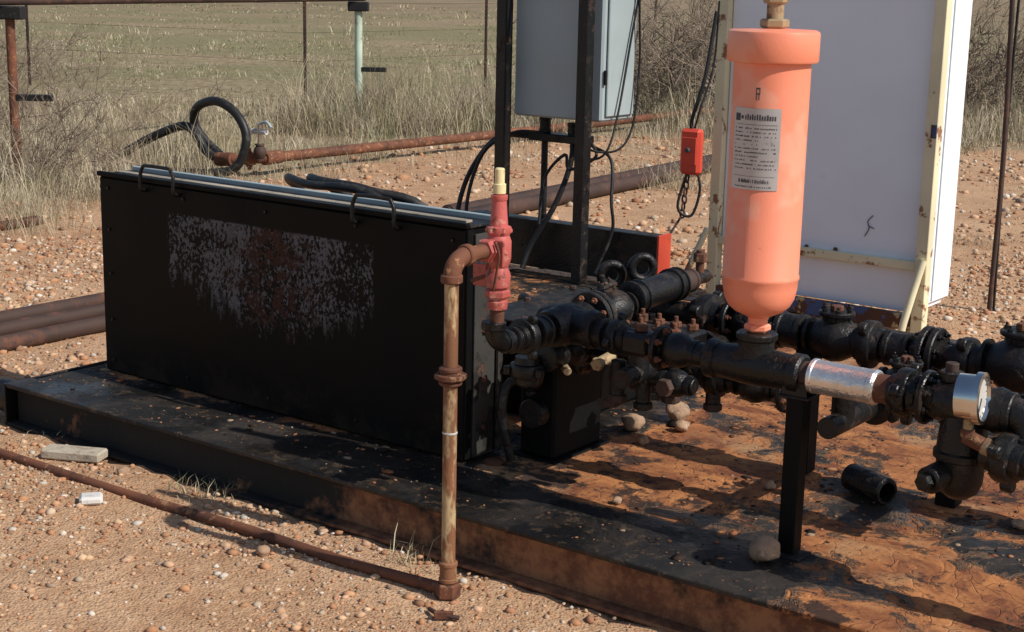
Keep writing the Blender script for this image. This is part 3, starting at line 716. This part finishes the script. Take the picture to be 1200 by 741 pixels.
# black housing behind
b=MB()
b.box((1.42,.88,.152),(1.80,1.45,.46),'black',.01);b.box((1.40,.86,.461),(1.83,1.48,.478),'blk',.004)
for s_ in(1.43,1.61,1.80):
    for t_ in(.89,1.15,1.43): b.hexn((s_,t_,.478),(0,0,1),.012,.012,'rustd')
b.cyl((1.62,1.0,.478),(1.62,1.0,.497),.022,'dial',18);b.cyl((1.74,1.1,.478),(1.74,1.1,.53),.03,'blk',16)
b.cyl((1.70,1.25,.50),(1.70,1.45,.50),.04,'blk',16)
b.tube([(1.5,1.2,.40),(1.3,1.3,.45),(1.2,1.5,.30),(1.25,1.8,.17)],.018,'rubber',10,5)
b.obj('pump_housing')
b=MB()
b.box((3.05,1.75,.152),(3.5,2.15,.44),'black',.02);b.cyl((3.27,1.95,.44),(3.27,1.95,.48),.16,'blk',28,.01);b.ringb((3.27,1.95,.49),(0,0,1),.18,.02,'blk',10,'rustd')
b.box((3.05,1.92,.515),(3.6,2.0,.53),'blk',.006,Matrix.Rotation(.2,3,'Z'));b.cyl((3.27,1.95,.48),(3.27,1.95,.55),.03,'blk',12)
b.obj('gear_housing')

# gauge
b=MB();gc=Vector((3.375,.235,.675));gd=Vector((1,.10,.05)).normalized()
b.rev(gc-gd*.030,gd,[(0,0),(0,.046),(.004,.054),(.044,.054),(.045,.061),(.060,.061),(.062,.052),(.054,.050)],'chrome',40)
b.cyl(gc+gd*.0225,gc+gd*.0235,.050,'dial',32,.0002)
D,u,w=basis(gd)
for i in range(11):
    a=-2.2+i*.44+1.57;q=gc+gd*.0242+(u*math.cos(a)+w*math.sin(a))*.040;b.cyl(q,q+(u*math.cos(a)+w*math.sin(a))*.006,.001,'ink',4,.0001)
b.cyl(gc+gd*.025,gc+gd*.025+(u*.6+w*.8)*.034,.0015,'ink',5,.0002)
b.cyl(gc-Vector((0,0,.052)),gc-Vector((0,0,.10)),.012,'brass',10);b.hexn(gc-Vector((0,0,.075)),(0,0,-1),.016,.02,'rust')
b.obj('pressure_gauge')

b=MB();p=Vector((2.80,.90,.192));d=Vector((.90,-.42,0)).normalized()
b.rev(p,d,[(0,.0),(0,.034),(.006,.040),(.155,.040),(.160,.036),(.160,.028),(.03,.026),(.02,.0)],'blk',28)
b.obj('pipe_coupling')

# ------------------------------------------------------------------ filter canister
e=empty('filter_canister');b=MB();cs,ct=2.77,.33
prof=[(.735,0),(.735,.024),(.757,.026),(.765,.040),(.775,.062),(.79,.079),(.81,.089),(.835,.094),(.858,.0955),(.862,.098),(.869,.098),(.873,.0955),(1.395,.0955),(1.402,.0955),(1.404,.110),(1.409,.113),(1.472,.113),(1.478,.111),(1.482,.104),(1.486,0)]
b.rev((cs,ct,0),(0,0,1),prof,'salmon',64)
b.obj('vessel',parent=e)
b=MB()
b.cyl((cs,ct,.69),(cs,ct,.740),.024,'rust',18);b.hexn((cs,ct,.722),(0,0,1),.034,.018,'salmon')
b.hexn((cs,ct,1.486),(0,0,1),.036,.022,'brass');b.cyl((cs,ct,1.50),(cs,ct,1.75),.021,'brass',18);b.hexn((cs,ct,1.545),(0,0,1),.031,.03,'brass')
b.obj('fittings',parent=e)
b=MB()
def patch(a0,a1,z0,z1,r_,k,n=12):
    vs_=[];fs=[]
    for i in range(n+1):
        a=math.radians(a0+(a1-a0)*i/n)
        for zz in(z0,z1): vs_.append((cs+math.cos(a)*r_,ct+math.sin(a)*r_,zz))
    for i in range(n): fs.append([2*i,2*i+2,2*i+3,2*i+1])
    b.add(vs_,fs,k,True)
patch(-122,-45,1.095,1.295,.0970,'tag')
R=random.Random(3)
patch(-118,-108,1.263,1.281,.0976,'ink',3);patch(-106,-102,1.268,1.276,.0976,'ink',1)
for i in range(13): patch(-99+i*3.7,-97+i*3.7+R.uniform(0,.6),1.266,1.277+R.choice((0,.003)),.0976,'ink',1)
def textrow(z_,a,a1,hh,d=.8):
    while a<a1:
        w_=R.uniform(.7,1.6)
        if R.random()<d: patch(a,a+w_,z_,z_+hh*R.uniform(.7,1.1),.0976,'ink',1)
        a+=w_+R.choice((.6,.6,.6,2.))
patch(-116,-50,1.2545,1.2555,.0976,'ink',10)
z_=1.244
for i in range(11):
    textrow(z_,-117,-50 if i not in(3,7) else -75,.0035,.85 if i not in(4,) else .3);z_-=.0098
patch(-116,-50,1.128,1.1288,.0976,'ink',10)
textrow(1.112,-106,-60,.009,.95);textrow(1.101,-112,-55,.0035,.9)
patch(-84,-82.5,1.315,1.345,.0959,'ink',1);patch(-82.5,-78,1.341,1.345,.0959,'ink',1);patch(-79,-77.5,1.33,1.345,.0959,'ink',1);patch(-82.5,-78,1.328,1.332,.0959,'ink',1);patch(-80,-78.4,1.315,1.329,.0959,'ink',1)
b.obj('label',parent=e)

# ------------------------------------------------------------------ control panel on posts
e=empty('control_panel');b=MB()
for s_ in(-.03,.45):
    b.box((s_-.027,2.86,.154),(s_+.027,2.868,2.1),'blk',.001);b.box((s_-.027,2.869,.154),(s_-.019,2.92,2.1),'blk',.001)
    b.box((s_+.019,2.869,.154),(s_+.027,2.92,2.1),'blk',.001)
b.box((-.05,2.93,1.75),(.52,2.945,1.79),'blk',.002)
b.obj('posts',parent=e)
b=MB();b.box((-.02,2.96,.925),(.50,3.24,1.9),'panel',.01);b.box((.515,2.99,.95),(.503,3.22,1.88),'panel',.004)
for z_ in(1.1,1.7): b.cyl((.51,2.975,z_),(.51,2.975,z_+.07),.008,'blk',8)
b.obj('cabinet',parent=e)
b=MB()
b.cyl((.09,3.08,.15),(.09,3.08,.93),.017,'blk',12);b.coupl((.09,3.08,.88),(0,0,1),.032,.08,'blk')
b.box((.02,3.03,.80),(.36,3.12,.84),'blk',.005);b.coupl((.26,3.08,.86),(0,0,1),.03,.08,'blk')
b.tube([(.02,3.05,.82),(-.15,3.0,.80),(-.28,2.95,.62),(-.32,2.9,.40),(-.30,2.9,.2)],.013,'rubber',8,6)
b.tube([(.10,3.05,.84),(-.05,3.0,.83),(-.20,2.95,.72),(-.26,2.9,.45),(-.22,2.9,.2)],.010,'rubber',8,6)
b.tube([(.26,3.08,.85),(.27,3.05,.7),(.22,3.0,.5),(.12,2.95,.30),(.10,2.9,.18)],.014,'rubber',8,6)
b.tube([(.34,3.08,.84),(.42,3.05,.75),(.30,3.0,.68),(.27,3.0,.75),(.15,3,.62),(.16,2.95,.4)],.008,'rubber',8,6)
b.tube([(.36,3.08,.80),(.50,3.06,.74),(.55,3.0,.55),(.56,3.0,.40),(.50,2.95,.2)],.008,'rubber',8,6)
b.tube([(.30,3.08,.9),(.30,3.05,.78),(.40,3.0,.74),(.52,2.98,.78),(.535,3.05,.95),(.53,3.15,1.3),(.53,3.22,1.6),(.53,3.2,1.9)],.006,'rubber',6,6)
b.tube([(.36,3.08,.93),(.38,3.0,.80),(.5,3.1,.78),(.54,3.18,.9),(.54,3.22,1.2),(.54,3.2,1.5),(.54,3.2,1.95)],.006,'rubber',6,6)
b.obj('conduits',parent=e)
b=MB()
b.box((-.35,3.04,.16),(.80,3.055,.40),'blk',.002);b.box((-.35,3.056,.385),(.80,3.13,.40),'blk',.002);b.box((-.35,3.056,.16),(.80,3.13,.172),'blk',.002)
b.box((.802,3.02,.16),(.815,3.13,.41),'redend',.002)
b.obj('channel_beam')

# ------------------------------------------------------------------ white cabinet
e=empty('white_metal_cabinet');b=MB();t0=3.47
b.box((.885,t0+.02,.345),(1.905,t0+.36,2.05),'white',.006)
b.box((.89,t0+.035,.12),(1.90,t0+.355,.343),'white',.003)
b.box((1.907,t0+.045,.15),(1.925,t0+.38,2.05),'white',.006)
b.box((1.926,t0+.16,.16),(1.929,t0+.17,2.04),'panel',.001)
b.obj('panels',parent=e)
b=MB()
b.box((.83,t0-.02,-.02),(.883,t0+.04,2.1),'cream',.003);b.box((1.908,t0-.02,-.02),(1.965,t0+.04,2.1),'cream',.003)
b.box((.884,t0-.012,.325),(1.907,t0+.018,.365),'cream',.003)
b.box((.884,t0-.005,2.05),(1.907,t0+.03,2.1),'cream',.003)
b.box((.884,t0-.012,.045),(1.907,t0+.03,.118),'sill',.003)
b.box((.83,t0+.34,-.02),(.883,t0+.40,2.1),'cream',.003)
b.obj('frame',parent=e)
b=MB()
b.tube([(.83,t0-.025,.40),(.74,t0-.12,.10),(.72,t0-.15,-.02)],.016,'cream',8,2);b.tube([(1.95,t0-.025,.38),(1.91,t0-.1,.10),(1.90,t0-.12,-.02)],.018,'cream',8,2)
b.tube([(1.64,t0+.018,.45),(1.66,t0+.016,.49),(1.65,t0+.017,.52),(1.675,t0+.017,.55)],.0022,'ink',5,3)
b.tube([(1.655,t0+.017,.50),(1.685,t0+.017,.49)],.002,'ink',5,1)
for s_,z_ in((1.2,.37),(1.35,.365),(1.5,.37),(1.1,.30)): b.cyl((s_,t0+.015,z_),(s_,t0+.012,z_),.012,'rust',10,.001)
b.box((1.935,t0-.023,.93),(1.963,t0-.019,.99),'sill',.001)
b.obj('braces',parent=e)
b=MB();q=Vector((.82,3.30,.80))
b.box(q+Vector((-.055,-.05,-.12)),q+Vector((.055,.0,.10)),'redsw',.014);b.box(q+Vector((-.04,-.056,-.07)),q+Vector((.04,-.049,.06)),'redsw',.003)
b.cyl(q+Vector((0,-.056,.0)),q+Vector((0,-.075,0)),.012,'ink',12)
b.tube([q+Vector((0,-.02,.09)),q+Vector((-.01,-.02,.14)),(.85,3.32,1.15),(.86,3.38,1.45)],.010,'rubber',8,4)
b.tube([q+Vector((0,-.01,.09)),q+Vector((.035,-.02,.2)),(.87,3.36,1.2),(.86,3.4,1.5)],.005,'rubber',8,4)
for i in range(6):
    c0=q+Vector((-.02-.004*i,-.02,-.14-.035*i));D=Vector((1,0,0)) if i%2 else Vector((0,1,0))
    b.tube([c0+D*math.cos(a*math.pi/4)*.012+Vector((0,0,math.sin(a*math.pi/4)*.022)) for a in range(9)],.0045,'rustd',6,2,False)
b.tube([q+Vector((-.045,-.02,-.33)),(.74,3.2,.35),(.72,3.1,.2)],.006,'rustd',6,3)
b.tube([q+Vector((-.03,-.0,-.10)),(.77,3.25,.52),(.83,3.28,.48),(.86,3.3,.60),q+Vector((.02,0,-.10))],.007,'rubber',6,5)
b.obj('pull_switch')
b=MB();b.tube([(1.95,4.35,-.03),(1.96,4.33,.8),(1.93,4.33,1.7),(1.93,4.33,2.1)],.013,'rustd',8,4);b.tube([(1.97,4.36,-.03),(1.955,4.36,.9),(1.97,4.33,2.1)],.007,'rubber',8,4);b.obj('guy_rod')

# ------------------------------------------------------------------ camera, light, world
th=math.atan(.222);r_=.021
R0=Vector((1,0,0));U0=Vector((0,math.sin(th),math.cos(th)));Fw=Vector((0,math.cos(th),-math.sin(th)))
Rt=(R0+U0*r_).normalized();Up=(U0-R0*r_).normalized();Bk=-Fw
cam=bpy.data.cameras.new('camera');co=bpy.data.objects.new('camera',cam);sc.collection.objects.link(co)
co.matrix_world=Matrix(((Rt.x,Up.x,Bk.x,0),(Rt.y,Up.y,Bk.y,0),(Rt.z,Up.z,Bk.z,1.6),(0,0,0,1)))
cam.lens=54;cam.sensor_width=36;cam.clip_end=2000;sc.camera=co
az=math.radians(-31);el=math.radians(42)
sd=Vector((math.cos(az)*math.cos(el),math.sin(az)*math.cos(el),math.sin(el)))
sl=bpy.data.lights.new('sun','SUN');sl.energy=4.5;sl.angle=math.radians(.5);sl.color=(1,.955,.88)
so=bpy.data.objects.new('sun',sl);sc.collection.objects.link(so);so.rotation_euler=sd.to_track_quat('Z','Y').to_euler()
w=bpy.data.worlds.new('World');sc.world=w;w.use_nodes=True;nt=w.node_tree;nt.nodes.clear()
sk=nt.nodes.new('ShaderNodeTexSky');sk.sky_type='NISHITA';sk.sun_disc=False;sk.sun_elevation=el;sk.sun_rotation=math.radians(121)
bg=nt.nodes.new('ShaderNodeBackground');bg.inputs[1].default_value=.10;ou=nt.nodes.new('ShaderNodeOutputWorld')
nt.links.new(sk.outputs[0],bg.inputs[0]);nt.links.new(bg.outputs[0],ou.inputs[0])
sc.view_settings.view_transform='Standard';sc.view_settings.look='None';sc.view_settings.exposure=0
